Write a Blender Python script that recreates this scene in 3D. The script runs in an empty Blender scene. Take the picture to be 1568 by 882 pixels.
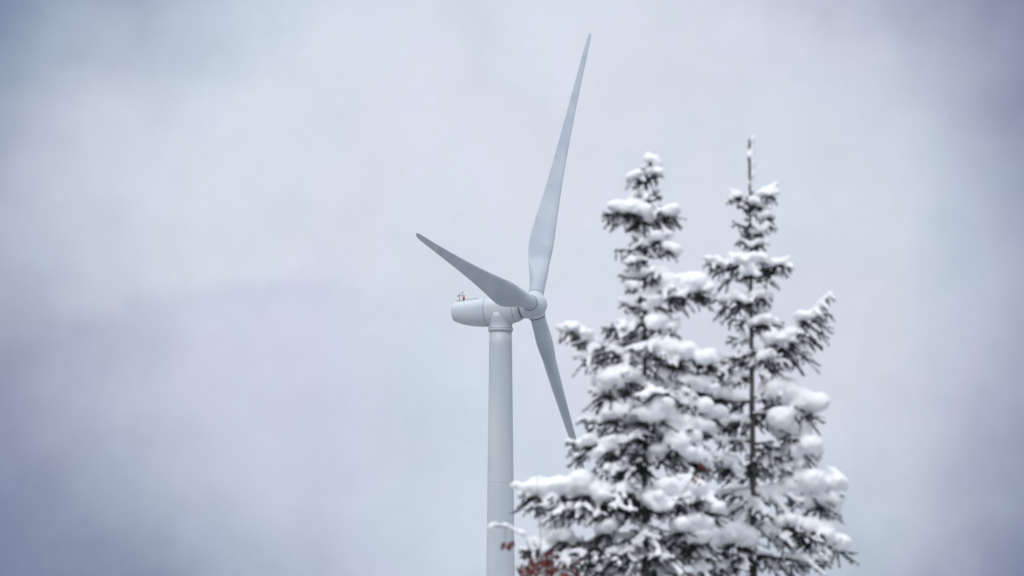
import bpy, bmesh, math, random
import numpy as np
from mathutils import Vector, Matrix, noise as mnoise

random.seed(7); rng = np.random.default_rng(5)
scene = bpy.context.scene
R = math.radians

# ------------------------------------------------------------------ helpers
def new_mat(name, base, rough=0.6, **kw):
    m = bpy.data.materials.new(name); m.use_nodes = True
    b = m.node_tree.nodes['Principled BSDF']
    b.inputs['Base Color'].default_value = (*base, 1)
    b.inputs['Roughness'].default_value = rough
    for k, v in kw.items():
        b.inputs[k.replace('_', ' ')].default_value = v
    return m

def vary(m, c1, c2, scale, detail=5, bump=0.0, bscale=None, stretch=(1,1,1), lo=.35, hi=.65, dist=.02):
    nt = m.node_tree; N = nt.nodes; L = nt.links; b = N['Principled BSDF']
    tc = N.new('ShaderNodeTexCoord'); mp = N.new('ShaderNodeMapping')
    mp.inputs['Scale'].default_value = stretch
    L.new(tc.outputs['Object'], mp.inputs['Vector'])
    n = N.new('ShaderNodeTexNoise'); n.inputs['Scale'].default_value = scale; n.inputs['Detail'].default_value = detail
    L.new(mp.outputs[0], n.inputs['Vector'])
    r = N.new('ShaderNodeValToRGB')
    r.color_ramp.elements[0].position = lo; r.color_ramp.elements[1].position = hi
    r.color_ramp.elements[0].color = (*c1, 1); r.color_ramp.elements[1].color = (*c2, 1)
    L.new(n.outputs['Fac'], r.inputs[0]); L.new(r.outputs[0], b.inputs['Base Color'])
    if bump:
        n2 = N.new('ShaderNodeTexNoise'); n2.inputs['Scale'].default_value = bscale or scale*4; n2.inputs['Detail'].default_value = 6
        L.new(tc.outputs['Object'], n2.inputs['Vector'])
        bp = N.new('ShaderNodeBump'); bp.inputs['Strength'].default_value = bump; bp.inputs['Distance'].default_value = dist
        L.new(n2.outputs['Fac'], bp.inputs['Height']); L.new(bp.outputs[0], b.inputs['Normal'])
    return m

def mesh_obj(name, verts, faces, mats, smooth=True, parent=None, midx=None):
    me = bpy.data.meshes.new(name)
    me.from_pydata([tuple(v) for v in verts], [], faces)
    for m in (mats if isinstance(mats, list) else [mats]): me.materials.append(m)
    if midx is not None: me.polygons.foreach_set('material_index', midx)
    if smooth: me.polygons.foreach_set('use_smooth', [True]*len(me.polygons))
    me.update()
    o = bpy.data.objects.new(name, me); scene.collection.objects.link(o)
    if parent: o.parent = parent
    return o

def empty(name):
    e = bpy.data.objects.new(name, None); scene.collection.objects.link(e); return e

def loft(rings, cap0=True, cap1=True):
    n = len(rings[0]); V = []; F = []
    for r in rings: V += list(r)
    for i in range(len(rings)-1):
        for j in range(n):
            a = i*n+j; b = i*n+(j+1) % n
            F.append((a, b, b+n, a+n))
    if cap0: F.append(tuple(range(n))[::-1])
    if cap1: F.append(tuple((len(rings)-1)*n+j for j in range(n)))
    return V, F

# ------------------------------------------------------------------ camera
PITCH = R(5.2)
cam_d = bpy.data.cameras.new('Camera'); cam = bpy.data.objects.new('Camera', cam_d)
scene.collection.objects.link(cam); scene.camera = cam
cam.location = (0, 0, 1.7); cam.rotation_euler = (R(90)+PITCH, 0, 0)
cam_d.lens = 227.3; cam_d.sensor_width = 36
cam_d.clip_start = 0.5; cam_d.clip_end = 30000
cam_d.dof.use_dof = True; cam_d.dof.focus_distance = 900; cam_d.dof.aperture_fstop = 5.8

# view-aligned world basis used to derive the rotor attitude
RT = Vector((1, 0, 0)); UP = Vector((0, -math.sin(PITCH), math.cos(PITCH))); TW = Vector((0, -math.cos(PITCH), -math.sin(PITCH)))
def vw(x, y, z): return RT*x + UP*y + TW*z

# ------------------------------------------------------------------ turbine
paint = new_mat('turbine_paint', (.6, .63, .66), .45)
vary(paint, (.475, .525, .58), (.54, .585, .63), .35, 4, 0, stretch=(1, 1, .25))
paint_b = new_mat('blade_paint', (.5, .55, .6), .4)
vary(paint_b, (.37, .42, .485), (.45, .495, .55), .25, 4)
seam = new_mat('seam_rubber', (.16, .19, .23), .7)
redm = new_mat('beacon_red', (.55, .06, .04), .4)
steel = new_mat('steel', (.25, .27, .3), .5, Metallic=.5)

turb = empty('wind_turbine')
H = Vector((0, 0, 1.7)) - TW*900 + RT*(34/11) + UP*(-26/11)
n = vw(.9322, .1450, .3315).normalized()
A = vw(64, 427, -366.7); A = (A - n*A.dot(n)).normalized()
T = n.cross(A)
LB = 51.4
tab = [(.026,2.1,1),(.05,2.1,1),(.075,2.2,.97),(.10,2.5,.80),(.13,2.95,.6),(.165,3.4,.43),(.20,3.66,.34),(.24,3.6,.29),(.29,3.3,.26),(.36,2.8,.24),
       (.44,2.34,.22),(.52,1.96,.21),(.6,1.66,.2),(.68,1.4,.19),(.76,1.17,.18),(.84,.97,.18),(.9,.84,.17),(.95,.72,.17),(.98,.6,.17),(.995,.36,.18),(1.0,.12,.2)]
tab = np.array(tab)
fs = np.concatenate([np.linspace(.026,.3,22), np.linspace(.32,.94,24), np.array([.96,.975,.985,.992,.997,1.0])])
def blade_mesh(b, t, name):
    rings = []
    NP = 40
    for f in fs:
        ch = np.interp(f, tab[:,0], tab[:,1]); th = np.interp(f, tab[:,0], tab[:,2])
        w = min(1, max(0, (f-.05)/.12)); w = w*w*(3-2*w)
        psi = R(-43 - 17*f)
        c = n*math.cos(psi) + t*math.sin(psi); h = b.cross(c)
        ctr = H + b*(f*LB) + n*(LB*(.022*f + .030*f*f))
        ring = []
        for k in range(NP):
            a = 2*math.pi*k/NP
            cx, cy = math.cos(a)*ch/2, math.sin(a)*ch/2
            xx = (1-math.cos(a))/2
            yt = th*5*(.2969*math.sqrt(xx)-.126*xx-.3516*xx*xx+.2843*xx**3-.1036*xx**4)
            ax = ch*(.34-xx); ay = ch*(yt*(1 if a < math.pi else -1) + .035*math.sin(math.pi*xx))
            ring.append(ctr + c*((1-w)*cx+w*ax) + h*((1-w)*cy+w*ay))
        rings.append(ring)
    V, F = loft(rings)
    return mesh_obj(name, V, F, paint_b, parent=turb)
def rotn(v, d): return Matrix.Rotation(R(d), 3, n) @ v
def disc_ring(ctr, axis, r, N=48):
    x = axis.orthogonal().normalized(); y = axis.cross(x)
    return [ctr + x*(r*math.cos(2*math.pi*k/N)) + y*(r*math.sin(2*math.pi*k/N)) for k in range(N)]
def revolve(name, ctr, axis, prof, mat, N=48, cap=True):
    V, F = loft([disc_ring(ctr+axis*s, axis, r, N) for s, r in prof], cap, cap)
    return mesh_obj(name, V, F, mat, parent=turb)
for i, d in enumerate((0, 120, -120)):
    b = rotn(A, d); t = n.cross(b)
    blade_mesh(b, t, f'blade_{i+1}')
    revolve(f'blade_collar_{i+1}', H, b, [(.8,1.22),(1.62,1.22),(1.72,1.17),(1.74,1.0)], paint)
    revolve(f'blade_seal_{i+1}', H, b, [(1.70,1.12),(1.76,1.14),(1.88,1.14),(1.91,1.0)], seam)
# spinner
prof = [(-1.75,1.5),(-1.6,1.68),(-1.0,1.78),(-.2,1.82),(.5,1.72),(1.05,1.45),(1.45,1.08),(1.68,.7),(1.8,.35),(1.83,.02)]
revolve('hub_spinner', H, n, prof, paint)
revolve('rotor_gap', H, n, [(-2.05,1.45),(-1.7,1.45)], seam)

# nacelle : lofted along a nearly level shaft axis
hz = Vector((n.x, n.y, 0)).normalized(); tl = R(3.6)
na = hz*math.cos(tl) + Vector((0,0,1))*math.sin(tl)
side = Vector((0,0,1)).cross(na).normalized(); nup = na.cross(side)
def nsec(s, rw, rtop, rbot, N=48, e=2.3):
    c = H - na*s; out = []
    for k in range(N):
        a = 2*math.pi*k/N; ca, sa = math.cos(a), math.sin(a)
        x = math.copysign(abs(ca)**(2/e), ca)*rw; y = math.copysign(abs(sa)**(2/e), sa)*(rtop if sa > 0 else rbot)
        out.append(c + side*x + nup*y)
    return out
secs = [(1.9,1.55,1.3,1.65),(2.0,1.75,1.42,1.85),(2.6,1.9,1.5,2.1),(3.6,1.98,1.52,2.3),(5.0,2.0,1.55,2.4),(6.6,2.0,1.55,2.4),(8.0,1.95,1.52,2.32),(9.4,1.88,1.5,2.1),(10.6,1.78,1.46,1.78),
        (11.5,1.68,1.42,1.42),(11.78,1.6,1.36,1.3),(11.86,1.48,1.25,1.18)]
V, F = loft([nsec(*s) for s in secs]); mesh_obj('nacelle', V, F, paint, parent=turb)
for i, s in enumerate((2.75, 6.9)):
    z = np.array(secs); rw, rt, rb = [np.interp(s, z[:,0], z[:,k]) for k in (1,2,3)]
    V, F = loft([nsec(s-.04, rw-.02, rt-.02, rb-.02), nsec(s-.03, rw+.012, rt+.012, rb+.012), nsec(s+.03, rw+.012, rt+.012, rb+.012), nsec(s+.04, rw-.02, rt-.02, rb-.02)])
    mesh_obj(f'nacelle_seam_{i+1}', V, F, seam, parent=turb)
# tower
tc = H - na*5.0; tx, ty = tc.x, tc.y
ztop = tc.z - 2.25
Z = Vector((0,0,1)); base = Vector((tx, ty, 0))
tp = []
r_top, r_bot = 1.56, 2.5
def tr(z): return r_top + (r_bot-r_top)*(1 - z/ztop)**1.0
zs = [-1] + list(np.linspace(1, ztop-.9, 40))
prof = [(z, tr(max(z,0))) for z in zs]
revolve('tower', base, Z, prof, paint, N=64)
for i, z in enumerate((ztop-22, ztop-47)):
    revolve(f'tower_joint_{i+1}', base, Z, [(z-.06, tr(z)-.02),(z-.05,tr(z)+.012),(z+.05,tr(z)+.012),(z+.06,tr(z)-.02)], paint, N=64)
revolve('yaw_flange', base, Z, [(ztop-1.0,1.5),(ztop-.95,1.72),(ztop-.62,1.76),(ztop-.55,1.7),(ztop-.3,1.6),(ztop+.3,1.72),(ztop+.9,1.9),(ztop+1.6,1.98)], paint, N=64)
revolve('yaw_gap', base, Z, [(ztop-.60,1.735),(ztop-.52,1.735)], seam, N=64)
V, F = loft([[Vector((tx+x, ty-r_bot-.25+yy, z)) for x, z in ((-.5,.4),(.5,.4),(.5,2.5),(0,2.8),(-.5,2.5))] for yy in (0,.4)])
mesh_obj('tower_door', V, F, steel, smooth=False, parent=turb)
revolve('foundation', base, Z, [(-.5,4.2),(.2,4.2),(.35,4.0)], new_mat('concrete', (.35,.35,.36), .9))
# weather mast and beacon on the nacelle roof
def rod(p, q, r, mat, name):
    ax = (q-p); l = ax.length; ax.normalize()
    V, F = loft([disc_ring(p, ax, r, 8), disc_ring(q, ax, r, 8)]); return mesh_obj(name, V, F, mat, parent=turb)
mb = H - na*10.5 + nup*1.4
rod(mb, mb+nup*1.3, .045, steel, 'mast_1'); rod(mb-na*.55, mb-na*.55+nup*1.1, .045, steel, 'mast_2')
rod(mb+nup*.9-na*.9, mb+nup*.9+na*.35, .04, steel, 'mast_bar')
rod(mb+nup*1.25-na*.3, mb+nup*1.5+na*.15, .07, paint, 'wind_vane')
rod(mb+nup*.30+na*.12, mb+nup*.76+na*.12, .16, redm, 'beacon_light')
rod(mb-na*.55+nup*.95, mb-na*.55+nup*1.2, .14, paint, 'anemometer')
rod(mb-na*.9+nup*.25, mb+na*2.2+nup*.3, .03, steel, 'roof_rail')
for k in range(5): 
    q = mb-na*.9+na*(k*.75); rod(q-nup*.1, q+nup*.28, .03, steel, f'roof_rail_post_{k+1}')

# ------------------------------------------------------------------ spruces
snow_m = new_mat('snow', (.86, .87, .9), .8)
vary(snow_m, (.83, .845, .885), (.90, .905, .925), 9, 3)
needle_m = new_mat('spruce_needles', (.035, .045, .04), .8)
vary(needle_m, (.010, .013, .014), (.038, .040, .040), 7, 2)
needle_m.node_tree.nodes['Principled BSDF'].inputs['Specular IOR Level'].default_value = .15
bark = new_mat('bark', (.07, .06, .055), .9)
vary(bark, (.05, .045, .045), (.15, .135, .125), 25, 4, .6, 50, stretch=(1,1,.3))

ICO = bmesh.new(); bmesh.ops.create_icosphere(ICO, subdivisions=2, radius=1)
ICO_V = np.array([v.co[:] for v in ICO.verts]); ICO_F = np.array([[v.index for v in f.verts] for f in ICO.faces]); ICO.free()

class Needles:
    def __init__(s): s.V = []
    def brush(s, p0, p1, ln=.022, dens=430, w=.0048):
        p0 = np.array(p0); p1 = np.array(p1); ax = p1-p0; l = np.linalg.norm(ax)
        if l < 1e-4: return
        ax = ax/l; k = max(4, int(l*dens))
        t = rng.random(k)[:,None]
        rv = rng.normal(size=(k,3)); rv -= (rv@ax)[:,None]*ax; rv /= np.linalg.norm(rv,axis=1)[:,None]
        d = rv + ax*rng.uniform(.3,1.1,(k,1)); d /= np.linalg.norm(d,axis=1)[:,None]
        b = p0 + ax*l*t
        sd = np.cross(d, rng.normal(size=(k,3))); sd /= np.linalg.norm(sd,axis=1)[:,None]
        L_ = ln*rng.uniform(.7,1.25,(k,1))
        s.V.append(np.stack([b-sd*w, b+sd*w, b+d*L_], 1).reshape(-1,3))
    def build(s, name, parent):
        V = np.concatenate(s.V); nF = len(V)//3
        me = bpy.data.meshes.new(name)
        me.vertices.add(len(V)); me.vertices.foreach_set('co', V.ravel())
        me.loops.add(len(V)); me.loops.foreach_set('vertex_index', np.arange(len(V)))
        me.polygons.add(nF); me.polygons.foreach_set('loop_start', np.arange(nF)*3)
        me.update(calc_edges=True); me.materials.append(needle_m)
        o = bpy.data.objects.new(name, me); scene.collection.objects.link(o); o.parent = parent; return o

class Snow:
    def __init__(s): s.V = []; s.F = []; s.n = 0
    def ball(s, c, r, sz=.8, sx=1.):
        jit = 1 + rng.normal(size=(1,3))*.12
        V = ICO_V*r*jit*np.array([sx,1,sz]); V = V + np.array(c)
        s.V.append(V); s.F.append(ICO_F + s.n); s.n += len(V)
    def pillow(s, c, r):
        c = np.array(c); tilt = rng.normal()*.25
        s.ball(c, r*.74, .66, 1.12)
        for _ in range(8):
            o = rng.normal(size=3)*np.array([.5,.42,.12])*r; o[2] += o[0]*tilt - .25*abs(o[0])
            s.ball(c+o, r*rng.uniform(.3,.62), .78)
    def build(s, name, parent, voxel=.015, it=3):
        V = np.concatenate(s.V); F = np.concatenate(s.F)
        o = mesh_obj(name, V.tolist(), F.tolist(), snow_m, parent=parent)
        m = o.modifiers.new('r', 'REMESH'); m.mode = 'VOXEL'; m.voxel_size = voxel; m.use_smooth_shade = True
        sm = o.modifiers.new('s', 'SMOOTH'); sm.iterations = it; sm.factor = .5
        tx = bpy.data.textures.new(name, 'CLOUDS'); tx.noise_scale = .06; tx.noise_depth = 2
        d = o.modifiers.new('d', 'DISPLACE'); d.texture = tx; d.strength = .03; d.mid_level = .5; d.texture_coords = 'LOCAL'
        return o

class Wood:
    def __init__(s): s.V = []; s.F = []
    def tube(s, pts, rads, N=6):
        base = len(s.V); pts = [Vector(p) for p in pts]
        for i, p in enumerate(pts):
            ax = (pts[min(i+1,len(pts)-1)]-pts[max(i-1,0)]).normalized()
            x = ax.cross(Vector((.31,.87,.1))).normalized(); y = ax.cross(x)
            for k in range(N):
                a = 2*math.pi*k/N; s.V.append(p + (x*math.cos(a)+y*math.sin(a))*rads[i])
        for i in range(len(pts)-1):
            for k in range(N):
                a = base+i*N+k; b = base+i*N+(k+1)%N
                s.F.append((a,b,b+N,a+N))
    def build(s, name, parent, mat=None): return mesh_obj(name, s.V, s.F, mat or bark, parent=parent)

def spruce(name, x0, y0, ztop, k, branches, clumps, radius_fn, lean, vmax, snow_amt=1., stepv=13, hide=(0,0)):
    e = empty(name); nd = Needles(); sn = Snow(); wd = Wood()
    def tp(v):                       # trunk centre, v = distance below the tip in units of k
        return np.array([x0 + lean(v)*k, y0 + .02*math.sin(v*.01), ztop - v*k])
    vb = ztop/k
    vs = np.linspace(0, vb, 40)
    wd.tube([tp(v) for v in vs], [.006 + .032*min(1, v/650) + .06*max(0, (v-650)/vb) for v in vs], 10)
    def branch(P0, P1, amt, thick=1.):
        P0 = np.array(P0); P1 = np.array(P1); D = P1-P0; Ln = np.linalg.norm(D)
        mid = (P0+P1)/2 + np.array([0,0,-.08*Ln]) + rng.normal(size=3)*.05*Ln
        f = lambda t: (1-t)**2*P0 + 2*t*(1-t)*mid + t*t*P1
        K = max(4, int(Ln/.05)); pts = [f(i/K) for i in range(K+1)]
        wd.tube(pts, [.004+.008*(1-i/K)*min(1,Ln/.5) for i in range(K+1)], 5)
        for i in range(K):
            nd.brush(pts[i], pts[i+1], .024)
        hd = D.copy(); hd[2] = 0; hd /= (np.linalg.norm(hd)+1e-6); sd = np.array([-hd[1], hd[0], 0])
        def snowline(a, b, am, r0, bias=0):
            l = np.linalg.norm(b-a); m = max(2, int(l/.018))
            for q in range(m+1):
                c = a+(b-a)*q/m
                nz = mnoise.noise(Vector(c)*5.0)*1.5 + mnoise.noise(Vector(c)*16)*.7
                a_ = am + nz
                if a_ < .25: continue
                r = r0*(.62+.52*min(1.6, a_))*(1-.3*q/m)
                sn.ball(c+np.array([0,0,r*.6+.012])+rng.normal(size=3)*.004, r, .82)
        snowline(pts[max(1,int(K*.1))], pts[-1], amt+.25, .030*thick)
        s = .03; side_ = 1
        while s < Ln-.01:
            t = s/Ln; p = f(t); side_ = -side_
            tl = min(.26, .05 + .5*(Ln-s))*rng.uniform(.5,1.4)*min(1, .5+s/.15)
            ang = rng.uniform(.35,1.2)
            dr = hd*math.cos(ang) + sd*side_*math.sin(ang) + np.array([0,0,rng.uniform(-1.05,0)])
            q = p + dr*tl
            nd.brush(p, q, .022)
            ta = amt + .10 + rng.normal()*.3
            if tl > .10:
                for ss in (-1, 1):
                    a2 = ang*side_ + ss*.75
                    d2 = hd*math.cos(a2) + sd*math.sin(a2) + np.array([0,0,rng.uniform(-1.3,-.2)])
                    pp = p+dr*tl*.45; qq = pp+d2*tl*.5; nd.brush(pp, qq, .02)
                    if rng.random() < .5: snowline(pp, qq, ta-.1, .022*thick)
            if rng.random() < .5:          # hanging spray below the limb
                nd.brush(p, p+np.array([rng.normal()*.04, rng.normal()*.02, -rng.uniform(.06,.13)]), .02)
            snowline(p, q, ta, .0255*thick)
            s += rng.uniform(.034,.060)
    for (v0, u1, v1, dy, amt) in branches:
        P1 = np.array([x0+u1*k, y0+dy, ztop-v1*k]); branch(tp(v0), P1, amt*snow_amt, 1.1)
    v = 30; az = rng.random()*6
    while v < vmax:                   # loose whorls of 3-4 limbs with gaps between them
        m = 3 if v < 250 else 4
        for _ in range(m):
            az += 6.28/m + .45 + rng.normal()*.3; vv = v + rng.normal()*stepv*.35
            Rr = radius_fn(vv)*k*rng.uniform(.45,1.0)
            p = tp(vv); d = np.array([math.cos(az)*.9, math.sin(az), rng.uniform(-.45,.12) if vv>140 else .3])
            branch(p, p+d*Rr, rng.uniform(-.1,.75)*snow_amt, 1.0)
        v += m*stepv*rng.uniform(.8,1.2)*(1 if v < 700 else 2.6)
    v = 20
    while v < 700:                    # short inner shoots around the stem
        if not (hide[0] < v < hide[1]) or rng.random() < .3:
            a = rng.random()*6.28; L0 = min(radius_fn(v)*k*.5, .16)*rng.uniform(.5,1)
            p = tp(v); q = p+np.array([math.cos(a)*L0, math.sin(a)*L0, rng.uniform(-.5,.4)*L0]); nd.brush(p, q, .022)
            if rng.random() < .35*snow_amt: sn.ball(q+np.array([0,0,.02]), rng.uniform(.02,.035), .8)
        v += 5.5
    for (u, vv, r, dy) in clumps:
        c = np.array([x0+u*k, y0+dy, ztop-vv*k]); rr = r*k*1.08
        sn.pillow(c+np.array([0,0,.12*rr]), rr)
        for _ in range(int(4+r*.4)):     # the loaded spray that carries the pillow
            a = rng.random()*6.28; l = rr*rng.uniform(.8,1.35)
            p = c+np.array([0,0,-.3*rr]); q = p+np.array([math.cos(a)*l, math.sin(a)*l, -rng.uniform(.2,1.1)*rr]); nd.brush(p, q, .021)
    return e, nd, sn, wd, tp

def interp(xs, ys): return lambda v: float(np.interp(v, xs, ys))
# ---- left spruce (unit k = 1/165 m)
k = 1/165
br = [ # v_attach, tip_u, tip_v, depth offset, snow amount
 (45,-22,38,-.02,.3),(45,24,30,.03,.5),(70,-14,62,.02,.3),(70,22,58,-.04,.4),
 (108,-64,92,-.05,.3),(108,50,104,-.06,.5),(104,-30,90,-.12,.2),(106,30,96,.1,.5),
 (150,-44,150,-.04,.1),(150,40,142,-.05,.4),(165,-20,170,-.15,.2),
 (195,-40,190,-.05,.2),(200,34,196,.05,.4),
 (222,98,208,-.05,.7),(215,60,202,-.1,.7),(240,-38,232,-.05,.2),
 (262,-66,270,-.05,.1),(262,52,255,.05,.5),(285,-50,262,.1,.3),
 (322,-134,272,-.12,.5),(318,-100,300,-.02,.2),(318,90,310,-.04,.4),(330,112,335,.05,.5),
 (365,-84,368,-.1,.4),(360,68,368,-.05,.4),(350,100,372,.0,.7),(395,-70,388,.1,.3),
 (420,-100,412,-.1,.3),(415,80,415,-.1,.3),(415,105,430,.05,.6),(440,-80,440,.1,.3),
 (465,-120,448,-.14,.3),(470,92,455,-.1,.5),(490,-60,490,-.3,.4),(450,120,470,.1,.6),
 (530,-190,525,-.1,.8),(525,-150,520,.1,.7),(535,105,528,-.15,.5),(540,-170,548,-.25,.4),
 (590,-165,600,-.1,.5),(595,-192,612,.05,.4),(600,100,590,-.1,.5),(610,-110,620,-.4,.4),(640,-190,650,0,.5),(640,120,640,0,.5)]
cl = [(12,10,13,0),(-14,34,11,-.03),(15,28,12,-.02),(-40,84,19,-.03),(-15,86,20,-.05),(40,92,19,-.05),(20,130,16,-.06),(35,146,15,-.06),
      (10,185,18,-.06),(75,203,28,-.05),(50,200,20,-.06),(15,230,20,-.06),(20,262,22,-.08),(-20,205,13,-.05),(38,270,18,-.05),
      (-115,270,16,-.12),(-95,280,14,-.1),(25,300,26,-.1),(60,308,28,-.05),(95,318,20,-.05),(-50,352,34,-.12),(-30,345,24,-.15),(15,400,34,-.2),(-45,403,24,-.15),
      (60,380,24,-.05),(40,350,22,-.05),(-85,445,16,-.15),(-55,452,20,-.2),(45,450,28,-.15),(80,470,26,-.05),(70,420,26,0),(90,360,24,.05),(105,400,22,.1),
      (-165,520,28,-.1),(-130,516,30,-.1),(-90,516,30,-.1),(-55,522,26,-.15),(60,520,32,-.15),(20,540,22,-.25),(60,575,26,-.15),
      (-130,590,24,-.15),(-165,602,20,-.05),(-60,580,20,-.2),(85,590,26,-.1),(95,545,24,0)]
rf = interp([0,60,100,140,200,300,400,500,600,900,1250],[10,22,48,38,42,72,88,106,145,230,280])
e1, nd, sn, wd, tp = spruce('spruce_tree', (988-784)*k, 60., 8.42, k, br, cl, rf, interp([0,100,650],[6,0,0]), 1150, hide=(290,420))
nd.brush(tp(0), tp(60), .02, 900)
sn.ball(tp(4), .03, 1.4); sn.ball(tp(22), .03, 1.2)
nd.build('needles', e1); sn.build('snow_cover', e1); wd.build('trunk_and_limbs', e1)

# ---- right spruce
k2 = 1/162.3
br = [(92,-32,84,-.03,.1),(92,36,76,-.03,.5),(112,-22,104,-.1,.1),(112,30,112,.04,.4),
 (140,-28,128,-.03,.1),(140,34,124,.03,.5),(165,-18,160,-.08,.1),(165,26,162,0,.4),
 (205,-72,186,-.03,.4),(205,58,190,-.06,.3),(200,-34,196,-.12,.3),(200,30,200,-.14,.1),
 (255,-60,248,-.05,.2),(250,30,244,.04,.5),(280,-40,276,-.08,.2),(290,50,284,.04,.5),(310,-36,306,-.05,.2),
 (350,122,243,-.05,-.1),(348,112,262,-.02,-.1),(345,84,285,.0,.3),(330,60,320,-.03,.3),(345,-80,332,-.04,.3),(370,-70,362,.04,.3),
 (400,62,380,.05,.7),(405,-84,402,-.03,.3),(430,70,418,.06,.8),(440,-70,440,.0,.4),
 (470,58,458,-.15,-.4),(478,40,480,-.2,-.4),(490,46,492,-.2,-.4),(465,-50,470,-.15,.2),(500,80,505,.05,.7),(505,-90,500,.0,.5),
 (545,106,535,.05,.7),(550,-80,548,-.06,.4),(575,-60,590,-.15,.3),
 (600,140,620,.0,.5),(595,110,600,-.1,.5),(600,-84,610,-.1,.5),(640,120,650,-.1,.5),(640,-90,650,0,.4)]
cl = [(26,82,13,-.02),(8,98,12,-.03),(22,118,12,-.03),(15,142,11,-.03),(10,160,11,-.03),(-55,188,13,-.03),(-15,188,20,-.06),(14,185,18,-.05),(46,192,14,-.05),
      (0,205,18,-.07),(-22,245,15,-.06),(12,240,16,-.04),(20,280,18,-.04),(30,310,20,-.03),(80,275,14,-.02),(66,303,22,0),(25,335,18,-.05),
      (52,392,38,.05),(80,412,32,.05),(-50,393,18,0),(60,448,36,.06),(76,476,28,.08),(-45,438,20,0),(88,530,38,.05),(104,558,26,.05),(-35,500,20,-.05),(70,500,26,.08),
      (55,590,22,-.05),(100,600,28,0),(130,625,24,0),(-30,613,36,-.15),(-60,618,28,-.15),(-45,570,20,-.05)]
rf2 = interp([0,70,100,180,300,400,500,600,900,1250],[4,6,26,34,44,50,60,80,200,250])
e2, nd, sn, wd, tp2 = spruce('spruce_tree.001', (1152-784)*k2, 61., 8.67, k2, br, cl, rf2, interp([0,650],[-2,2]), 1150, stepv=18, hide=(290,600), snow_amt=.95)
nd.brush(tp2(0), tp2(66), .024, 800); nd.brush(tp2(60), tp2(95), .012, 300)
for v in np.linspace(-2, 58, 14): sn.ball(tp2(v)+np.array([.034,-.02,0]), .024, 1.3)
nd.build('needles', e2); sn.build('snow_cover', e2); wd.build('trunk_and_limbs', e2)

# ------------------------------------------------------------------ beech sapling with dead leaves
leaf_m = new_mat('dead_leaf', (.16,.035,.03), .8); vary(leaf_m, (.06,.014,.013), (.21,.05,.04), 14, 3)
sap = empty('beech_sapling'); wd = Wood(); sn = Snow(); LV = []; LF = []
sx, sy, sz = (840-784)*k, 59.3, 1.7+59.3*math.tan(PITCH)   # height of optical axis at the sapling
def S(px, dz, dy=0): return np.array([sx+px*k, sy+dy, sz-dz*k])
def stem(pts, r0, r1, snow=0):
    wd.tube(pts, list(np.linspace(r0, r1, len(pts))), 6)
    if snow:
        for a, b in zip(pts[:-1], pts[1:]):
            for q in np.linspace(0,1,6): sn.ball(a+(b-a)*q+np.array([0,0,snow*.7]), snow*rng.uniform(.7,1.25), .85)
def leaf(p, s):
    a = rng.uniform(0,6.28); ax = np.array([math.cos(a)*.5, math.sin(a)*.5, -1.]); ax /= np.linalg.norm(ax)
    sd = np.cross(ax, rng.normal(size=3)); sd /= np.linalg.norm(sd); nn = np.cross(ax, sd); b0 = len(LV)
    for t, w, c in ((0,0,0),(.3,.32,.08),(.7,.28,-.05),(1,0,.12)):
        if w: LV.extend([p+ax*s*t+sd*s*w+nn*s*(c+.12), p+ax*s*t+nn*s*(c-.05), p+ax*s*t-sd*s*w+nn*s*(c+.12)])
        else: LV.append(p+ax*s*t+nn*s*c)
    LF.extend([(b0,b0+1,b0+2),(b0,b0+2,b0+3),(b0+1,b0+4,b0+5,b0+2),(b0+2,b0+5,b0+6,b0+3),(b0+4,b0+7,b0+5),(b0+5,b0+7,b0+6)])
stem([S(30, sz/k, .1), S(10, 700), S(-5, 520), S(-18, 440)], .03, .012)
stem([S(-18,440), S(-24,400), S(-40,376), S(-62,364), S(-84,362), S(-90,368)], .008, .003, .025)
stem([S(-18,440), S(-12,380), S(-16,330), S(-19,282)], .005, .002)
sn.ball(S(-18,290), .014); sn.ball(S(-14,304), .016)
stem([S(-5,520), S(20,450), S(50,420), S(90,410)], .008, .003, .02)
stem([S(-5,520), S(-20,455), S(-30,425), S(-45,415)], .006, .003, .018)
for c, m, sp in (((-66,388),9,4),((-22,418),24,12),((8,420),32,16),((-35,430),14,8),((28,436),18,12)):
    for _ in range(m): leaf(S(c[0]+rng.normal()*sp, c[1]+rng.normal()*sp*.7, -.15+rng.normal()*.06), rng.uniform(.045,.08))
stem([S(-66,366), S(-66,388)], .003, .002)
for _ in range(9): leaf(S(224+rng.normal()*4, 288+rng.normal()*10, -.35+rng.normal()*.03), rng.uniform(.045,.06))
stem([S(90,410), S(170,360,-.15), S(224,280,-.35)], .004, .003)
mesh_obj('leaves', LV, LF, leaf_m, smooth=False, parent=sap)
sn.build('snow_cover', sap, .01); wd.build('stems', sap)

# ------------------------------------------------------------------ ground
G = 90; ext = 9000; V = []; F = []
gx = [math.copysign(abs(t)**2.2, t)*ext for t in np.linspace(-1,1,G)]
for yy in gx:
    for xx in gx:
        d = math.hypot(xx, yy)
        fade = min(1, max(0, (d-120)/500)); ft = min(1, math.hypot(xx-tx, yy-ty)/300)
        V.append((xx, yy, mnoise.noise(Vector((xx*.0012, yy*.0012, 3)))*14*fade*ft + mnoise.noise(Vector((xx*.05, yy*.05, 1)))*.15*fade))
for j in range(G-1):
    for i in range(G-1):
        a = j*G+i; F.append((a, a+1, a+1+G, a+G))
gm = new_mat('snowy_ground', (.6,.62,.66), .85)
vary(gm, (.08,.095,.10), (.70,.715,.74), .03, 6, .4, 2, lo=.46, hi=.62, dist=.1)
mesh_obj('ground', V, F, gm)

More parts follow.
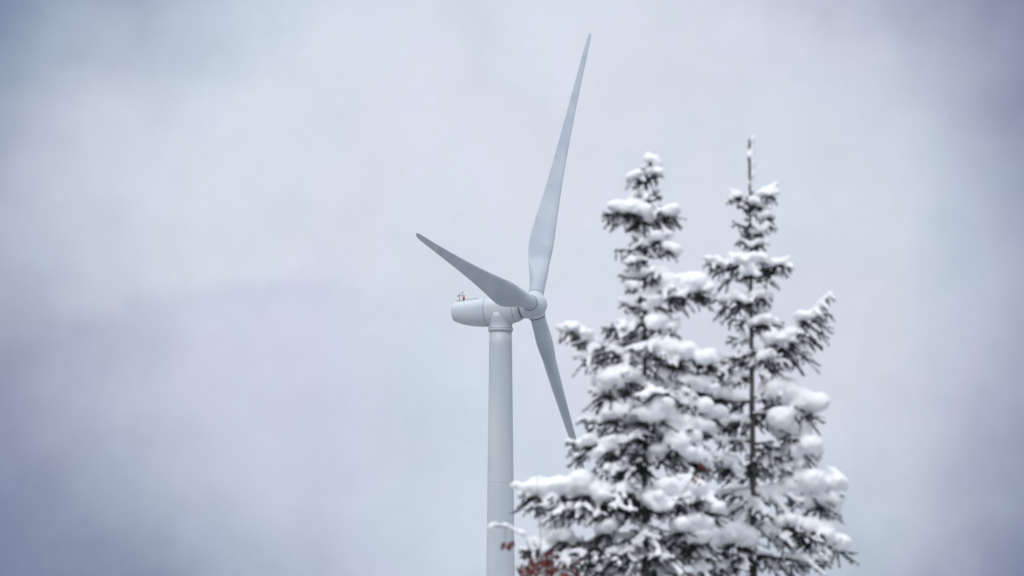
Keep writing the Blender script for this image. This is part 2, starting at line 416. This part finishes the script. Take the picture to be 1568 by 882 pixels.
# ------------------------------------------------------------------ sky / light
SUN_EL, SUN_AZ = R(52), R(210)      # azimuth clockwise from +Y
w = bpy.data.worlds.new('World'); scene.world = w; w.use_nodes = True
nt = w.node_tree; N = nt.nodes; L = nt.links; N.clear()
out = N.new('ShaderNodeOutputWorld'); tcn = N.new('ShaderNodeTexCoord')
def M(op, a, b=None, c=None, clamp=False):
    m = N.new('ShaderNodeMath'); m.operation = op; m.use_clamp = clamp
    for i, v in enumerate((a, b, c)):
        if v is None: continue
        if isinstance(v, (int, float)): m.inputs[i].default_value = v
        else: L.new(v, m.inputs[i])
    return m.outputs[0]
def SS(v, lo, hi):
    m = N.new('ShaderNodeMapRange'); m.interpolation_type = 'SMOOTHSTEP'
    L.new(v, m.inputs[0]); m.inputs[1].default_value = lo; m.inputs[2].default_value = hi; return m.outputs[0]
def MIX(f, a, b, mode='MIX'):
    m = N.new('ShaderNodeMix'); m.data_type = 'RGBA'; m.blend_type = mode
    for s, v in ((m.inputs[0], f), (m.inputs[6], a), (m.inputs[7], b)):
        if isinstance(v, (int, float)): s.default_value = v
        elif isinstance(v, tuple): s.default_value = (*v, 1)
        else: L.new(v, s)
    return m.outputs[2]
def NZ(scale, detail, seed, rough=.55):
    mp = N.new('ShaderNodeMapping'); mp.inputs['Location'].default_value = (seed, seed*.7, seed*1.3)
    L.new(tcn.outputs['Generated'], mp.inputs[0])
    x = N.new('ShaderNodeTexNoise'); x.inputs['Scale'].default_value = scale; x.inputs['Detail'].default_value = detail; x.inputs['Roughness'].default_value = rough
    L.new(mp.outputs[0], x.inputs['Vector']); return x.outputs['Fac']
sep = N.new('ShaderNodeSeparateXYZ'); L.new(tcn.outputs['Generated'], sep.inputs[0])
n1 = NZ(30, 3, 1.1); n2 = NZ(40, 5, 5.3, .62); n3 = NZ(16, 2, 9.7); n4 = NZ(55, 5, 3.3, .7); n5 = NZ(24, 3, 7.9)
X0 = M('MULTIPLY', sep.outputs[0], 9.9); Z0 = M('MULTIPLY', M('SUBTRACT', sep.outputs[2], .0905), 9.9)
X = M('ADD', X0, M('MULTIPLY', M('SUBTRACT', n1, .5), .30))
Zc = M('ADD', Z0, M('MULTIPLY', M('SUBTRACT', n2, .5), .22))
def ell(cx, cz, rx, rz):
    a = M('DIVIDE', M('SUBTRACT', X, cx), rx); b = M('DIVIDE', M('SUBTRACT', Zc, cz), rz)
    return M('SQRT', M('ADD', M('MULTIPLY', a, a), M('MULTIPLY', b, b)))
thin = M('SUBTRACT', 1.0, SS(ell(.02, .03, .86, .70), .56, 1.22))      # thinner, brighter cloud
far = SS(M('SQRT', M('ADD', M('MULTIPLY', X0, X0), M('MULTIPLY', Z0, Z0))), 1.3, 3.5)
far = M('MAXIMUM', far, SS(sep.outputs[1], 0, -.2))
col = MIX(thin, (.19,.225,.36), (.715,.76,.855))
bank = M('SUBTRACT', 1.0, SS(ell(-.41, -.42, .58, .46), .90, 1.02))
bank = M('MULTIPLY', bank, M('SUBTRACT', 1.0, SS(X, -.34, -.06)))
bank2 = M('SUBTRACT', 1.0, SS(ell(-.2, -.55, .8, .55), .5, 1.3))
bank3 = M('SUBTRACT', 1.0, SS(ell(-.72, .50, .50, .22), .75, 1.05))
bank4 = M('SUBTRACT', 1.0, SS(ell(.80, -.05, .22, .40), .6, 1.1))
col = MIX(M('MULTIPLY', bank, .55), col, MIX(1.0, col, (.80,.81,.89), 'MULTIPLY'))
col = MIX(M('MULTIPLY', bank2, .36), col, MIX(1.0, col, (.80,.87,.92), 'MULTIPLY'))
col = MIX(M('MULTIPLY', bank3, .35), col, MIX(1.0, col, (.82,.90,.93), 'MULTIPLY'))
col = MIX(M('MULTIPLY', bank4, .35), col, MIX(1.0, col, (.84,.90,.95), 'MULTIPLY'))
col = MIX(SS(n5, .35, .65), MIX(1.0, col, (.965,1.0,.995), 'MULTIPLY'), MIX(1.0, col, (1.025,.985,1.01), 'MULTIPLY'))
mot = M('ADD', .89, M('MULTIPLY', n4, .22))
mot2 = M('ADD', .92, M('MULTIPLY', n3, .16))
col = MIX(far, col, (.61,.64,.69))
zen = M('ADD', 1.0, M('MULTIPLY', SS(sep.outputs[2], .2, .9), 1.4))
fac = M('MULTIPLY', M('MULTIPLY', mot, mot2), zen)
bg = N.new('ShaderNodeBackground'); L.new(col, bg.inputs[0]); L.new(fac, bg.inputs[1])
sky = N.new('ShaderNodeTexSky'); sky.sky_type = 'NISHITA'; sky.sun_disc = False
sky.sun_elevation = SUN_EL; sky.sun_rotation = SUN_AZ
bg2 = N.new('ShaderNodeBackground'); L.new(sky.outputs[0], bg2.inputs[0]); bg2.inputs[1].default_value = .05
mx = N.new('ShaderNodeMixShader'); mx.inputs[0].default_value = .93
L.new(bg2.outputs[0], mx.inputs[1]); L.new(bg.outputs[0], mx.inputs[2]); L.new(mx.outputs[0], out.inputs[0])
try:
    w.cycles.sampling_method = 'MANUAL'; w.cycles.sample_map_resolution = 256
except Exception: pass

sl = bpy.data.lights.new('sun', 'SUN'); so = bpy.data.objects.new('sun', sl); scene.collection.objects.link(so)
sl.energy = 1.05; sl.angle = R(14); sl.color = (1, .975, .95)
sd = Vector((math.sin(SUN_AZ)*math.cos(SUN_EL), math.cos(SUN_AZ)*math.cos(SUN_EL), math.sin(SUN_EL)))
so.rotation_euler = sd.to_track_quat('Z', 'Y').to_euler()

scene.view_settings.view_transform = 'Standard'; scene.view_settings.look = 'None'; scene.view_settings.exposure = 0
